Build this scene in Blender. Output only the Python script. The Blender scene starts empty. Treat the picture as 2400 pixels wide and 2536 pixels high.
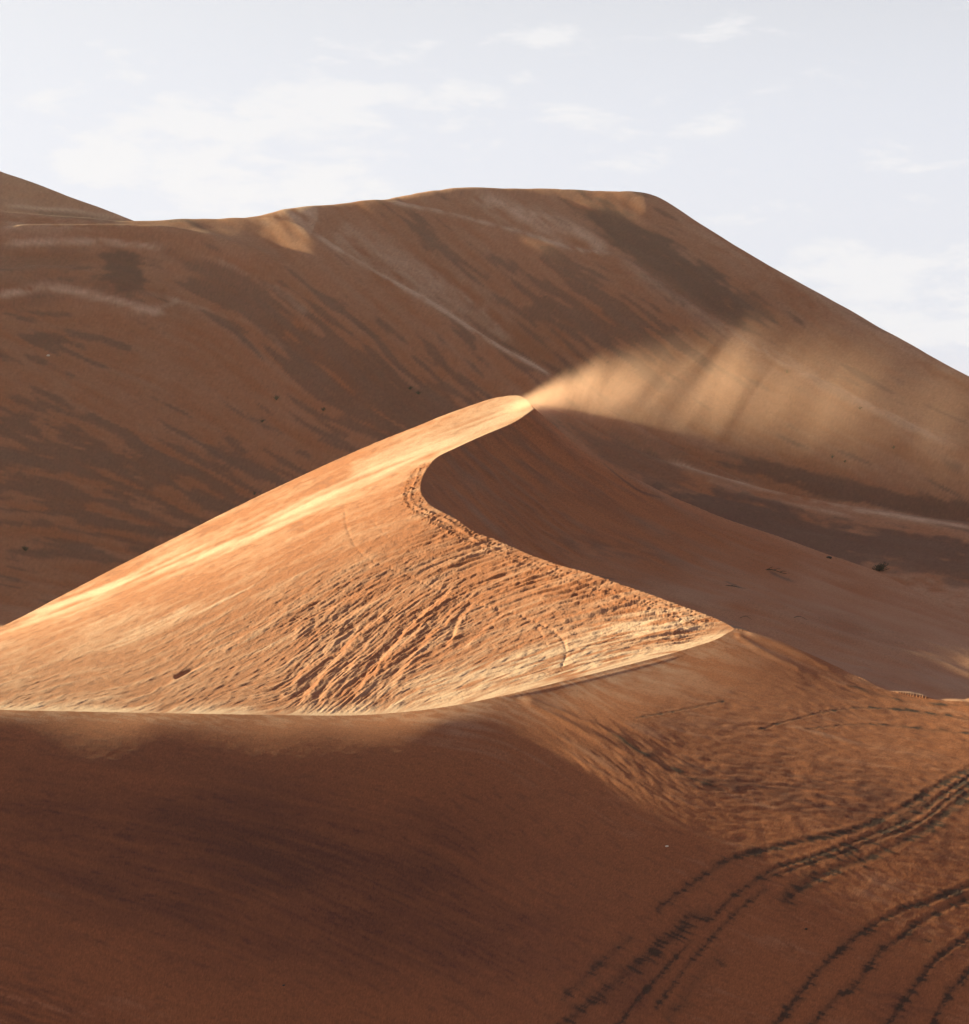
import bpy, math, random
import numpy as np
from mathutils import Vector

Q = 1.0            # mesh density (1 = full)
C = bpy.context.scene.collection
random.seed(7)
# ------------------------------------------------------------------ camera model
# level camera with a shifted lens; helper pixels are in a 1876 x 1982 frame
W0, H0, F0, YH = 1876.0, 1982.0, 4400.0, 1050.0
def P(px, py, Y):
    return ((px - W0/2)/F0*Y, Y, (YH - py)/F0*Y)
def PA(a):
    return np.array([P(*t) for t in a], float)
SUN_EL, SUN_AZ = math.radians(13.0), math.radians(58.0)      # azimuth to the left of the view
SV = np.array([-math.sin(SUN_AZ)*math.cos(SUN_EL), math.cos(SUN_AZ)*math.cos(SUN_EL), math.sin(SUN_EL)])

# ------------------------------------------------------------------ noise
def _h(ix, iy, s):
    n = (ix.astype(np.int64)*374761393 + iy.astype(np.int64)*668265263 + s*1274126177) & 0xffffffff
    n = ((n ^ (n >> 13))*1274126177) & 0xffffffff
    return (n ^ (n >> 16)) & 0xffff
_ANG = np.arange(65536)*(2*math.pi/65536)
_CS, _SN = np.cos(_ANG), np.sin(_ANG)
def perlin(x, y, s=0):
    x = np.asarray(x, float); y = np.asarray(y, float)
    ix = np.floor(x); iy = np.floor(y); fx = x-ix; fy = y-iy
    u = fx*fx*fx*(fx*(fx*6-15)+10); v = fy*fy*fy*(fy*(fy*6-15)+10)
    def g(dx, dy):
        h = _h(ix+dx, iy+dy, s)
        return _CS[h]*(fx-dx) + _SN[h]*(fy-dy)
    a = g(0,0); b = g(1,0); c = g(0,1); d = g(1,1)
    return ((a+u*(b-a)) + v*((c+u*(d-c)) - (a+u*(b-a))))*1.5
def fbm(x, y, s=0, o=4, g=0.5):
    r = 0; a = 1.0
    for k in range(o):
        r = r + a*perlin(x*2**k + 17.3*k, y*2**k - 9.1*k, s+k); a *= g
    return r
def sst(a, b, x):
    t = np.clip((x-a)/(b-a), 0, 1); return t*t*(3-2*t)
def smax(a, b, k):
    h = np.clip(.5 + .5*(a-b)/k, 0, 1); return b + (a-b)*h + k*h*(1-h)
def smin(a, b, k): return -smax(-a, -b, k)

# ------------------------------------------------------------------ thin plate sheets
XS = 1.5
class Sheet:
    def __init__(self, pts, lam=0.0):
        p = np.array(pts, float)
        _, i = np.unique(np.round(p[:, :2], 3), axis=0, return_index=True)
        p = p[np.sort(i)]
        self.c = np.c_[p[:,0]*XS, p[:,1]]/100.0
        n = len(p)
        d = ((self.c[:,None]-self.c[None])**2).sum(-1)
        K = .5*d*np.log(d+1e-12) + lam*np.eye(n)
        A = np.zeros((n+3, n+3)); A[:n,:n] = K
        A[:n,n] = 1; A[:n,n+1:] = self.c; A[n:,:n] = A[:n,n:].T
        self.w = np.linalg.solve(A, np.r_[p[:,2], 0,0,0])
    def __call__(self, x, y):
        sh = np.shape(x); X = np.ravel(x)*XS/100.0; Y = np.ravel(y)/100.0
        n = len(self.c); z = self.w[n] + self.w[n+1]*X + self.w[n+2]*Y
        for i in range(n):
            d = (X-self.c[i,0])**2 + (Y-self.c[i,1])**2
            z += (.5*self.w[i])*d*np.log(d+1e-12)
        return z.reshape(sh)
def dens(P3, n=30):                       # smooth resample of a 3-D polyline (Catmull-Rom, chord length)
    p = np.asarray(P3, float)
    q = np.vstack([2*p[0]-p[1], p, 2*p[-1]-p[-2]])
    out = []
    for i in range(1, len(q)-2):
        m = max(2, int(round(n/(len(p)-1))))
        for t in np.arange(m)/m:
            a, b, c, d = q[i-1], q[i], q[i+1], q[i+2]
            out.append(.5*((2*b) + (c-a)*t + (2*a-5*b+4*c-d)*t*t + (3*b-a-3*c+d)*t**3))
    out.append(p[-1]); return np.array(out)

CREST = PA([(1035,790,310),(1010,808,306),(985,822,303),(930,845,295),(880,868,285),(845,886,276),(822,915,264),(814,945,252),
            (826,970,243),(850,987,236),(950,1040,220),(1060,1085,205),(1150,1112,193),(1230,1140,183),(1300,1165,174),
            (1360,1187,167),(1400,1203,162.5),(1420,1216,160)])
RIDGE = PA([(1420,1216,160),(1390,1236,156),(1330,1256,153),(1250,1278,149),(1100,1316,141),(980,1345,135.5),(850,1370,132),
            (700,1384,129.5),(560,1384,128),(420,1382,126.7),(300,1380,126.2),(150,1377,125.6),(0,1374,125),(-300,1366,124),(-700,1350,122)])
TOP = PA([(1035,790,310),(1018,772,318),(1000,765,326),(970,768,331),(940,775,334),(850,808,336),(700,868,335),(590,918,333),(480,970,330),(360,1030,326),(240,1090,320),
          (100,1163,310),(0,1214,300),(-150,1270,285),(-500,1330,260),(-900,1360,240)])
ARM = PA([(1035,790,310),(1070,820,309),(1110,855,308),(1170,895,306),(1280,951,304),(1400,1002,302),(1500,1036,300),(1620,1079,296),(1700,1107,290),
          (1800,1158,281),(1876,1192,272),(2050,1250,258),(2400,1320,240)])
NOSE = PA([(1420,1216,160),(1460,1226,158.5),(1500,1238,157),(1560,1262,154),(1640,1300,150),(1720,1336,146),(1800,1352,144),(1876,1359,143),(2100,1366,141),(2500,1366,138)])
CRD, RID, TOD, ARD, NOD = dens(CREST,34), dens(RIDGE,28), dens(TOP,26), dens(ARM,24), dens(NOSE,18)
def off(p, dx, dy, dz): return np.asarray(p) + np.array([dx, dy, dz])
def up(a, step=1): return np.asarray(a)[::step]

# windward (sunlit) face
wpts = list(CRD)+list(RID)+list(TOD)
wpts += [tuple(off(p, 16, 2, 6.5)) for p in up(CRD,4)]
wpts += [tuple(off(p, -12, 34, .5)) for p in up(TOD,4)]
wpts += [P(300,1330,152), P(600,1340,146), P(850,1300,152), P(150,1330,153)]
Wf = Sheet(wpts, 1e-6)
# lee (slip) face
spts = list(CRD)+list(ARD)+list(NOD)
spts += [tuple(off(p, -14, 3, 8)) for p in up(CRD,4)]
spts += [tuple(off(p, 6, 34, 5)) for p in up(ARD,4)]
spts += [P(1200,1105,250), P(1420,1165,226), P(1600,1232,206), P(1750,1285,190), P(1876,1310,185), (9,206,-5.2), (14,190,-6.4), (2,226,-2.6), P(2300,1345,190)]
Sf = Sheet(spts, 1e-6)
# front face and basin
fpts = list(RID)+list(NOD)
fpts += [tuple(off(p, 0, 5, .55)) for p in up(RID[60:],3)] + [tuple(off(p, 0, 26, 5)) for p in up(RID,4)] + [tuple(off(p, -3, 26, 5)) for p in up(NOD,4)]
for px, Yr, zr, k in ((-300,124,-8.9,0),(0,125,-9.2,0),(300,126.2,-9.46,.25),(600,128.2,-9.73,.6),(850,132,-9.6,1)):
    for (d, a), (e, b) in zip(((2,.22),(5,1.0),(10,3.2),(20,8.4),(32,14.4),(45,20.5)), ((4.5,.55),(11,2.1),(17,4.5),(25,8.2),(34,12.4),(46,18.2))):
        dd = d+(e-d)*k; dz = a+(b-a)*k
        Y = Yr-dd; fpts.append(((px-W0/2)/F0*Yr, Y, zr-dz))
zl = ((137,-9.15),(129.6,-10.46),(122.7,-12.3),(114.5,-14.7),(107,-17.25),(99.5,-20.0),(92,-23.0))
for xx in (4.8, 11, 18.5, 27, 42):
    for Yl, zz in zl[(0 if xx < 5 else (2 if xx < 12 else 3)):]: fpts.append((xx, Yl, zz-.022*(xx-4.8)))
fpts += [(1.2,129.6,-10.3), (1.2,122.7,-12.25), (1.2,114.5,-15.0), (1.2,107,-17.9), P(1250,1340,139), P(1250,1400,130.7), P(1300,1450,126.5),
         P(200,2400,88)]
Ff = Sheet(fpts, 1e-6)
# back side
bpts = list(TOD)+list(ARD[1:])
bpts += [tuple(off(p, -6, -36, 17)) for p in up(TOD,4)] + [tuple(off(p, -4, -36, 15)) for p in up(ARD,4)]
bpts += [tuple(off(p, -6, 45, -17)) for p in up(TOD,4)] + [tuple(off(p, 8, 45, -15)) for p in up(ARD,4)]
Bf = Sheet(bpts, 1e-6)

def axis(lo, hi, step, ext, grow=1.12):
    a = list(np.arange(lo, hi+step*.5, step)); s = step
    while a[-1] < ext: s *= grow; a.append(a[-1]+s)
    s = step
    while a[0] > -ext: s *= grow; a.insert(0, a[0]-s)
    return np.array(a)
U = axis(-.232, .232, .00037/Q, .40)
rows = [40.0]
while rows[-1] < 86: rows.append(rows[-1] + max(.15, (88-rows[-1])*.06)/Q)
while rows[-1] < 165: rows.append(rows[-1] + .125/Q)
while rows[-1] < 345: rows.append(rows[-1] + .25/Q)
while rows[-1] < 392: rows.append(rows[-1] + 1.2/Q)
YR = np.array(rows)
UU, YY = np.meshgrid(U, YR); XX = UU*YY
zW, zS, zF, zB = Wf(XX,YY), Sf(XX,YY), Ff(XX,YY), Bf(XX,YY)
ST = np.stack([zW, zS, zF, zB]); REG = ST.argmin(0); ZZ = ST.min(0)
PXN = W0/2 + F0*UU
FLN = np.interp(PXN, [-1000,0,900,1400,1876,3000], [-15,-14,-11,-6.8,-11,-20]) + .12*np.clip(YY-372, -20, 60)*sst(800,1400,PXN) - .12
ZZ = smax(ZZ, FLN - 60*(1-sst(236, 282, YY)), 2.0)
ZZ = np.maximum(ZZ, -40)
Z0 = ZZ.copy()
def proj(x, y, z): return W0/2 + F0*x/y, YH - F0*z/y
def hit(px, py, Z=None, u=U, yr=YR):      # first surface point along the view ray of a helper pixel
    Z = Z0 if Z is None else Z
    j = int(np.argmin(np.abs(u-(px-W0/2)/F0)))
    m = Z[:,j] - (YH-py)/F0*yr
    k = int(np.argmax((m[1:] >= 0) & (yr[1:] > 84))) + 1
    a, b = m[k-1], m[k]
    t = 0 if b == a else np.clip(-a/(b-a), 0, 1)
    Y = yr[k-1] + t*(yr[k]-yr[k-1])
    return np.array(P(px, py, Y))

NAMES = ['windward','lee','front','back']
PX, PY = proj(XX, YY, ZZ)
PALE = np.zeros_like(ZZ); DARK = np.zeros_like(ZZ)

def plan_line(pts, n=40, Z=None, u=U, yr=YR):
    return dens([hit(a, b, Z, u, yr) for a, b in pts], n)[:, :2]
def seg_dist(line, X, Y):
    """distance to a polyline in plan or image pixels, signed side, and arc length of the foot"""
    best = np.full(X.shape, 1e9); side = np.zeros(X.shape); arc = np.zeros(X.shape); s0 = 0
    for a, b in zip(line[:-1], line[1:]):
        d = b-a; L = np.hypot(*d)
        if L < 1e-6: continue
        t = np.clip(((X-a[0])*d[0] + (Y-a[1])*d[1])/(L*L), 0, 1)
        ex = X-a[0]-t*d[0]; ey = Y-a[1]-t*d[1]
        r = np.hypot(ex, ey); m = r < best
        best = np.where(m, r, best); side = np.where(m, np.sign(d[0]*ey - d[1]*ex), side); arc = np.where(m, s0+t*L, arc)
        s0 += L
    return best, side, arc, s0
def box(line, X, Y, pad):
    lo = line.min(0)-pad; hi = line.max(0)+pad
    return np.nonzero((X > lo[0]) & (X < hi[0]) & (Y > lo[1]) & (Y < hi[1]))

# ------------------------------------------------------------------ wind-drawn texture (line integral of noise along image-pixel directions, baked onto the surface)
class Lic:
    def __init__(self, x0, x1, y0, y1, anchors, seed, cell=2.0):
        self.x0, self.y0, self.c = x0, y0, cell
        self.nx, self.ny = int((x1-x0)/cell), int((y1-y0)/cell)
        gx, gy = np.meshgrid(x0+np.arange(self.nx)*cell, y0+np.arange(self.ny)*cell)
        self.gx, self.gy = gx, gy
        a = np.array(anchors, float); th = np.radians(a[:,2])
        w = 0; vx = 0; vy = 0
        for (x, y, _), t in zip(a, th):
            k = 1/(((gx-x)**2+(gy-y)**2) + 40**2)**1.6
            w = w+k; vx = vx+k*math.cos(t); vy = vy-k*math.sin(t)
        n = np.hypot(vx, vy)+1e-9; self.vx, self.vy = vx/n, vy/n
        self.rng = np.random.default_rng(seed)
    def _s(self, im, x, y):
        x = np.clip((x-self.x0)/self.c, 0, self.nx-1.001); y = np.clip((y-self.y0)/self.c, 0, self.ny-1.001)
        i = x.astype(np.int32); j = y.astype(np.int32); fx = (x-i).astype(np.float32); fy = (y-j).astype(np.float32)
        return (im[j,i]*(1-fx)+im[j,i+1]*fx)*(1-fy) + (im[j+1,i]*(1-fx)+im[j+1,i+1]*fx)*fy
    def make(self, half, thick, step=2.5):
        im = self.rng.normal(size=(self.ny, self.nx)).astype(np.float32)
        for _ in range(int(thick)):
            im = (im + np.roll(im,1,0) + np.roll(im,-1,0))/3; im = (im + np.roll(im,1,1) + np.roll(im,-1,1))/3
        acc = im.copy(); n = int(half/step)
        for sg in (1,-1):
            x = self.gx.copy(); y = self.gy.copy()
            for k in range(n):
                x += sg*step*self._s(self.vx, x, y); y += sg*step*self._s(self.vy, x, y)
                acc += self._s(im, x, y)*(.5+.5*math.cos(math.pi*k/n))
        acc -= acc.mean(); return acc/acc.std()
    def __call__(self, im, px, py):          # fades out at the rim of its patch
        e = 40.0; x1 = self.x0+self.nx*self.c; y1 = self.y0+self.ny*self.c
        return self._s(im, px, py)*sst(0, e, px-self.x0)*sst(0, e, x1-px)*sst(0, e, py-self.y0)*sst(0, e, y1-py)
def dens2(pts, n=60):
    return dens([(a, b, 0) for a, b in pts], n)[:, :2]
def band(line, px, py, w, fade=0):        # soft band round a line given in image pixels px, py
    b, s, a, L = seg_dist(line, px, py)
    m = np.exp(-(b/w)**2)
    if fade: m = m*sst(0, fade*L, a)*sst(0, fade*L, L-a)
    return m, b*s, a
def blob(px, py, x, y, rx, ry, rot=0):
    t = math.radians(rot); dx = px-x; dy = py-y
    u = dx*math.cos(t) - dy*math.sin(t); v = dx*math.sin(t) + dy*math.cos(t)
    return np.exp(-(u/rx)**2 - (v/ry)**2)

inW, inS, inF = REG == 0, REG == 1, REG == 2
vis = (PX > -260) & (PX < 2136) & (PY > 600) & (PY < 2200)
# ---- sunlit face
LW = Lic(-60, 1460, 740, 1400, [(0,1280,16),(100,1250,22),(300,1150,25),(500,1050,25),(700,930,24),(900,830,20),(600,1150,28),(450,1250,27),(350,1305,27),(650,1250,38),(600,1320,42),
        (750,1230,42),(700,1330,40),(850,1200,36),(900,1250,28),(1000,1200,22),(1000,1280,16),(850,1340,16),(1150,1200,13),(1300,1200,8),(1100,1120,14),(950,1060,15),(850,1020,18),(750,1050,20),
        (1250,1160,11),(200,1340,8),(1390,1215,5),(500,1370,8)], 11, 1.25)
wf, wc, wl = LW.make(11, 1, 1.5), LW.make(44, 1, 2), LW.make(90, 4, 3)
wm = LW.make(30, 2, 2); wx = LW.make(95, 1, 2)
m = inW & vis; x, y = PX[m], PY[m]
A = (.9*blob(x,y,1180,1150,260,75,-18) + .8*blob(x,y,930,1090,150,90,-30) + .9*blob(x,y,690,1160,130,70,25) + .75*blob(x,y,730,1260,170,90,30)
     + .45*blob(x,y,1000,1220,220,70,-10) + .6*blob(x,y,1370,1212,60,25,-20) + .3*blob(x,y,500,1210,200,80,20) + .25*blob(x,y,900,980,120,80,0) + .25*blob(x,y,600,1330,140,40,0))
A = np.clip(A, 0, 1)*np.clip(.80+.5*fbm(x/130, y/70, 6, 3), .25, 1.15)
warp = LW(wc, x, y)
mx = np.clip(blob(x,y,1200,1140,300,90,-22)+.8*blob(x,y,980,1060,120,80,-35),0,1)
c2 = (.50-.25*mx)*LW(wc, x, y - 1.6*warp) + (.30-.15*mx)*LW(wm, x, y) + (.60+.35*mx)*LW(wx, x, y); f2 = LW(wf, x, y - .8*LW(wf, x, y)); l2 = LW(wl, x, y)
rag = np.clip(.55 + .6*fbm(x/60, y/40, 5, 3), 0, 1.4)
GR = np.random.default_rng(5)
dz = .070*A*rag*np.clip(c2, -1.8, 2) + (.009 + .024*A)*f2 + .010*l2*(1-A) + .115*np.clip(1.15*blob(x,y,1180,1135,250,60,-22)+.8*blob(x,y,930,1060,110,60,-40),0,1)*np.clip(.8+.6*fbm(x/70,y/40,26,3),.15,1.5)*np.clip(LW(wx,x,y-1.5*LW(wx,x,y)),-1.5,2) + (.006+.010*A)*GR.normal(size=x.shape)
# drift tongues and gullies
for pts, a, w in (([(884,1145),(848,1165),(818,1188),(784,1222),(751,1262),(714,1295)],.42,5),([(921,1165),(891,1198),(878,1232),(858,1255)],.30,4),
        ([(838,1180),(798,1228),(758,1268),(711,1312),(676,1350)],.34,7),([(701,1205),(668,1255),(636,1292),(600,1335),(575,1362)],.34,7),([(745,1132),(690,1152),(620,1188),(560,1215)],.32,5),
        ([(735,1160),(690,1182),(640,1215),(590,1240)],.30,5),([(701,1262),(671,1295),(640,1325),(612,1362)],.28,6),([(640,1262),(594,1292),(560,1325)],.25,5),([(745,1190),(712,1212),(690,1235)],.32,5),
        ([(900,1180),(860,1200),(835,1225),(800,1270),(750,1330)],.22,6),([(560,1180),(500,1210),(440,1250)],.16,6),([(980,1190),(940,1215),(900,1255)],.18,5)):
    ln = dens2(pts); k = box(ln, x, y, 4*w)[0]
    mb, sd, ar = band(ln, x[k], y[k], 2.2*w, .12)
    dz[k] -= .42*a*mb*np.tanh(sd/w)*(1+.35*fbm(x[k]/9, y[k]/9, 3, 2))
for pts, a in (([(668,990),(672,1020),(690,1060),(720,1085),(780,1110),(850,1142),(930,1170),(1010,1192),(1080,1228),(1096,1262),(1088,1290)],.10),([(1010,1192),(1040,1215),(1060,1250)],.07),
               ([(690,975),(760,1045),(860,1100),(1000,1160)],.05),([(1215,1170),(1290,1195),(1300,1240)],.05),([(930,1170),(955,1215)],.05)):
    ln = dens2(pts); k = box(ln, x, y, 12)[0]
    mb, sd, ar = band(ln, x[k], y[k], 3.0)
    dz[k] -= .5*a*mb*(.7+.9*fbm(ar/6, ar*0+a*90, 8, 2))
ln = dens2([(398,1285),(366,1297),(336,1313)]); mb, sd, ar = band(ln, x, y, 3.2, .1); dz -= .30*mb*sst(0, 60, ar)
# trampled crest: rungs of footprints beside the edge
cl = CRD[:, :2]
b, s, a, L = seg_dist(cl, XX[m], YY[m])
bR = seg_dist(RID[:, :2], XX[m], YY[m])[0]; dz *= sst(0, 3, bR)*(.35+.65*sst(0, 2, b))
foot = sst(34, 44, a)*(1-sst(150, 156, a))*.55 + .45*sst(34,44,a)*(1-sst(92, 104, a))
saw = ((a/.95 + .35*np.sin(a*.37) + .25*np.sin(a*.91) + .5*fbm(a/2.2, b/1.2, 78, 2)) % 1.0)
dz += foot*(.20*(saw-.5)*np.exp(-((b-1.1)/1.2)**2) + .13*np.exp(-((b-1.05-.3*np.sin(a*.21))/.16)**2)*np.clip(.6+.8*fbm(a/3, a*0, 77, 2),0,1.4) + .08*np.exp(-((b-1.9)/.2)**2)*(saw>.4) + .05*np.sin(a*5+b*3)*np.exp(-(b/2)**2))
rl = RID[:, :2]
b2, s2, a2, L2 = seg_dist(rl, XX[m], YY[m])
foot2 = (1-sst(14, 40, a2))
saw2 = ((a2/.9 + .3*np.sin(a2*.5)) % 1.0)
dz += .10*foot2*sst(0,.5,b2)*(.16*(saw2-.5)*np.exp(-((b2-.6)/.5)**2) + .14*np.exp(-((b2-.8)/.15)**2))
ZZ[m] += dz*(x < 1450)
pl = np.zeros_like(dz)  # streaming blown sand, painted as pale streaks on the face
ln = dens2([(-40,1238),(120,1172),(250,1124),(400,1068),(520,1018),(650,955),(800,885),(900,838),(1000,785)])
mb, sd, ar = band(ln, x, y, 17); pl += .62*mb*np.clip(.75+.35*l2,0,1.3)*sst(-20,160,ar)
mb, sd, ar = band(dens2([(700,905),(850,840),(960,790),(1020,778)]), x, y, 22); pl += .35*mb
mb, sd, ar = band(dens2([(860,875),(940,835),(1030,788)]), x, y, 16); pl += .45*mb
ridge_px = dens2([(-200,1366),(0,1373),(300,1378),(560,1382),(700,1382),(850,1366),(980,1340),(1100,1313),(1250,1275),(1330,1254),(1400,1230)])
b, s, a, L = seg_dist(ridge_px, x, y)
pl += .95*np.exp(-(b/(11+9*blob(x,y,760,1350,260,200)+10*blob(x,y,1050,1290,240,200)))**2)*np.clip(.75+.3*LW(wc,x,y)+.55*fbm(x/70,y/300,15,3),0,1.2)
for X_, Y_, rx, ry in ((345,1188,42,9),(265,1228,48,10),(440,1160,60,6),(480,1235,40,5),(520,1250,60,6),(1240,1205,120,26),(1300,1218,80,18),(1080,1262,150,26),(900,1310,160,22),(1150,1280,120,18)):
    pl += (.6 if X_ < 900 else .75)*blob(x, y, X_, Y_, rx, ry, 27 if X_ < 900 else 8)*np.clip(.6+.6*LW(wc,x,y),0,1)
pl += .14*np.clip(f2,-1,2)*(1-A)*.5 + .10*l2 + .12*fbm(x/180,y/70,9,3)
PALE[m] = pl + .08  # even lift brightens the whole sunlit face through its colour
dk = .16*np.clip(.4+fbm(x/150,y/60,21,3),0,1)*A + .25*np.clip(-f2-.5,0,1)
DARK[m] = dk
# ---- lee face
LS = Lic(800, 2000, 770, 1390, [(880,890,-48),(950,870,-40),(1050,850,-38),(900,970,-46),(1000,980,-40),(1000,900,-40),(1150,920,-34),(1200,960,-32),(1300,1050,-25),(1500,1150,-20),(1700,1250,-16),(1200,1110,-14),(1400,1180,-14),(1876,1260,-20)], 23)
sf, sc_ = LS.make(26, 1), LS.make(90, 3)
m = inS & vis; x, y = PX[m], PY[m]
b, s, a, L = seg_dist(cl, XX[m], YY[m])
near = np.exp(-b/9.0)
ZZ[m] += (.012+.05*near*sst(0,1.2,b))*LS(sf, x, y) + .05*sst(0,6,b)*LS(sc_, x, y) + .06*blob(x,y,1030,1000,90,50,-35)*LS(sf,x,y) + .03*fbm(XX[m]/3,YY[m]/5,4,3)*sst(0,6,b)
low = .8*sst(980, 1260, y + .25*(x-1100)*0 + 60*fbm(x/260,y/120,31,3))  # grazing light on the lower slope, put into the colour
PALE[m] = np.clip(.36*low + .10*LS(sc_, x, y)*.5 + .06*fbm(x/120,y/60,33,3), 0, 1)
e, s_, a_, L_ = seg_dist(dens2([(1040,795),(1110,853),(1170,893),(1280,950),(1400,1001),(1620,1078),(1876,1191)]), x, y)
PALE[m] += .16*np.exp(-(e/12)**2)  # lit rim along the arm edge, painted pale
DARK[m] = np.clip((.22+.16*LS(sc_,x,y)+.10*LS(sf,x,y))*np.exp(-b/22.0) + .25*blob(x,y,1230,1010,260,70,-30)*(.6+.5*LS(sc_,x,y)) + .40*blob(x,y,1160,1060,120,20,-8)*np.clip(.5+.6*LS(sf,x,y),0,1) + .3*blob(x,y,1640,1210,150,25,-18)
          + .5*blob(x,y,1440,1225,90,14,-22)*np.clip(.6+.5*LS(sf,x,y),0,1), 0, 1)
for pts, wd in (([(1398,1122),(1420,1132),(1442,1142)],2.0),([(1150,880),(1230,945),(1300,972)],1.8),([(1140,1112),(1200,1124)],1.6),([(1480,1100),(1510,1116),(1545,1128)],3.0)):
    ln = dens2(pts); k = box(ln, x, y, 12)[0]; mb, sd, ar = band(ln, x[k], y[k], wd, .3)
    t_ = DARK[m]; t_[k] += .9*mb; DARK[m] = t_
# ---- front face and basin
LF = Lic(-60, 1940, 1200, 2040, [(150,1430,-8),(300,1600,-12),(100,1800,-20),(600,1800,-25),(600,1450,-10),(850,1420,-8),(1000,1600,-36),(1200,1500,-33),(1150,1400,-36),(1500,1530,-6),(1700,1500,-8),(1800,1620,-14),(1400,1850,-22),
        (1200,1900,-24),(1700,1900,-20),(1450,1400,-8),(1250,1340,-12),(1500,1260,-24),(1600,1340,-20),(900,1900,-26),(1640,1700,-22)], 37, 1.5)
ff, fc, fl = LF.make(16, 1), LF.make(40, 2), LF.make(130, 4)
m = inF & vis; x, y = PX[m], PY[m]; X_, Y_ = XX[m], YY[m]
b2, s2, a2, L2 = seg_dist(rl, X_, Y_)
sm = sst(1, 13, b2)
strip = np.exp(-((b2-3)/3.5)**2)
dz = .006*LF(ff,x,y)*sm + .012*fbm(X_/4, Y_/6, 14, 3)*sm + .007*sm*LF(fl,x,y) + .0015*GR.normal(size=x.shape)
dz += sm*(.0035*LF(ff,x,y)*(blob(x,y,150,1450,420,60) + .8*blob(x,y,1560,1530,300,60) + 1.1*blob(x,y,1300,1480,160,45,-20) + 1.0*blob(x,y,950,1375,140,25)))
dz += foot2[0]*0
# double line under the ridge
for pts, a, w in (([(1330,1266),(1250,1288),(1120,1320),(1040,1338),(960,1352)],.025,3),([(1420,1225),(1480,1262),(1560,1300)],.05,6),([(1440,1222),(1520,1252),(1620,1300)],.05,6),([(1000,1350),(1100,1400),(1200,1450),(1300,1492)],.06,7),
                  ([(1010,1348),(1120,1392),(1230,1440)],.05,5)):
    ln = dens2(pts); k = box(ln, x, y, 4*w)[0]; mb, sd, ar = band(ln, x[k], y[k], w, .1); dz[k] += a*mb
# foreground shade painted as two broad dark patches, plus drifts of heavy dark sand
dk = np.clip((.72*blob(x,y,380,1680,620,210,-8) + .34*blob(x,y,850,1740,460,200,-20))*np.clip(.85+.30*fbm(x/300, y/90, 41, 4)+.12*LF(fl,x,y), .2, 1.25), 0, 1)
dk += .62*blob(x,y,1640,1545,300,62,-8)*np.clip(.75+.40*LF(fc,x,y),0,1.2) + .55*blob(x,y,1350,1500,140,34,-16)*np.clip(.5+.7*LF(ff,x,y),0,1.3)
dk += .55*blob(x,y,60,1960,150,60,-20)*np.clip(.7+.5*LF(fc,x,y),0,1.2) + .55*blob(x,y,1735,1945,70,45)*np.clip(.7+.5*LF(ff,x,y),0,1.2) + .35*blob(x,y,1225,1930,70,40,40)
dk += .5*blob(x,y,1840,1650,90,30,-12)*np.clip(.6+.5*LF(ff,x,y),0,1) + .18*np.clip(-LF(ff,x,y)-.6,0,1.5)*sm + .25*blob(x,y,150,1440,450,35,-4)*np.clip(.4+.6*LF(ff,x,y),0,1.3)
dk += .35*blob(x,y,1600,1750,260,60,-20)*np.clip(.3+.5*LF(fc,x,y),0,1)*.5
pl = .20*blob(x,y,1150,1330,260,50,12)*np.clip(.6+.4*LF(fc,x,y),0,1) + .30*np.exp(-(b2/3.5)**2)*np.clip(.5+.5*LF(ff,x,y),0,1) + .06*LF(fl,x,y) + .10*fbm(x/160,y/60,43,3)
ln = dens2([(1300,1492),(1400,1532),(1520,1572),(1640,1612),(1760,1642),(1876,1668)]); mb, sd, ar = band(ln, x, y, 7); pl += .20*mb
ln = dens2([(-40,1690),(150,1745),(350,1815),(520,1868),(700,1925)]); mb, sd, ar = band(ln, x, y, 24, .2); pl += .12*mb
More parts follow.
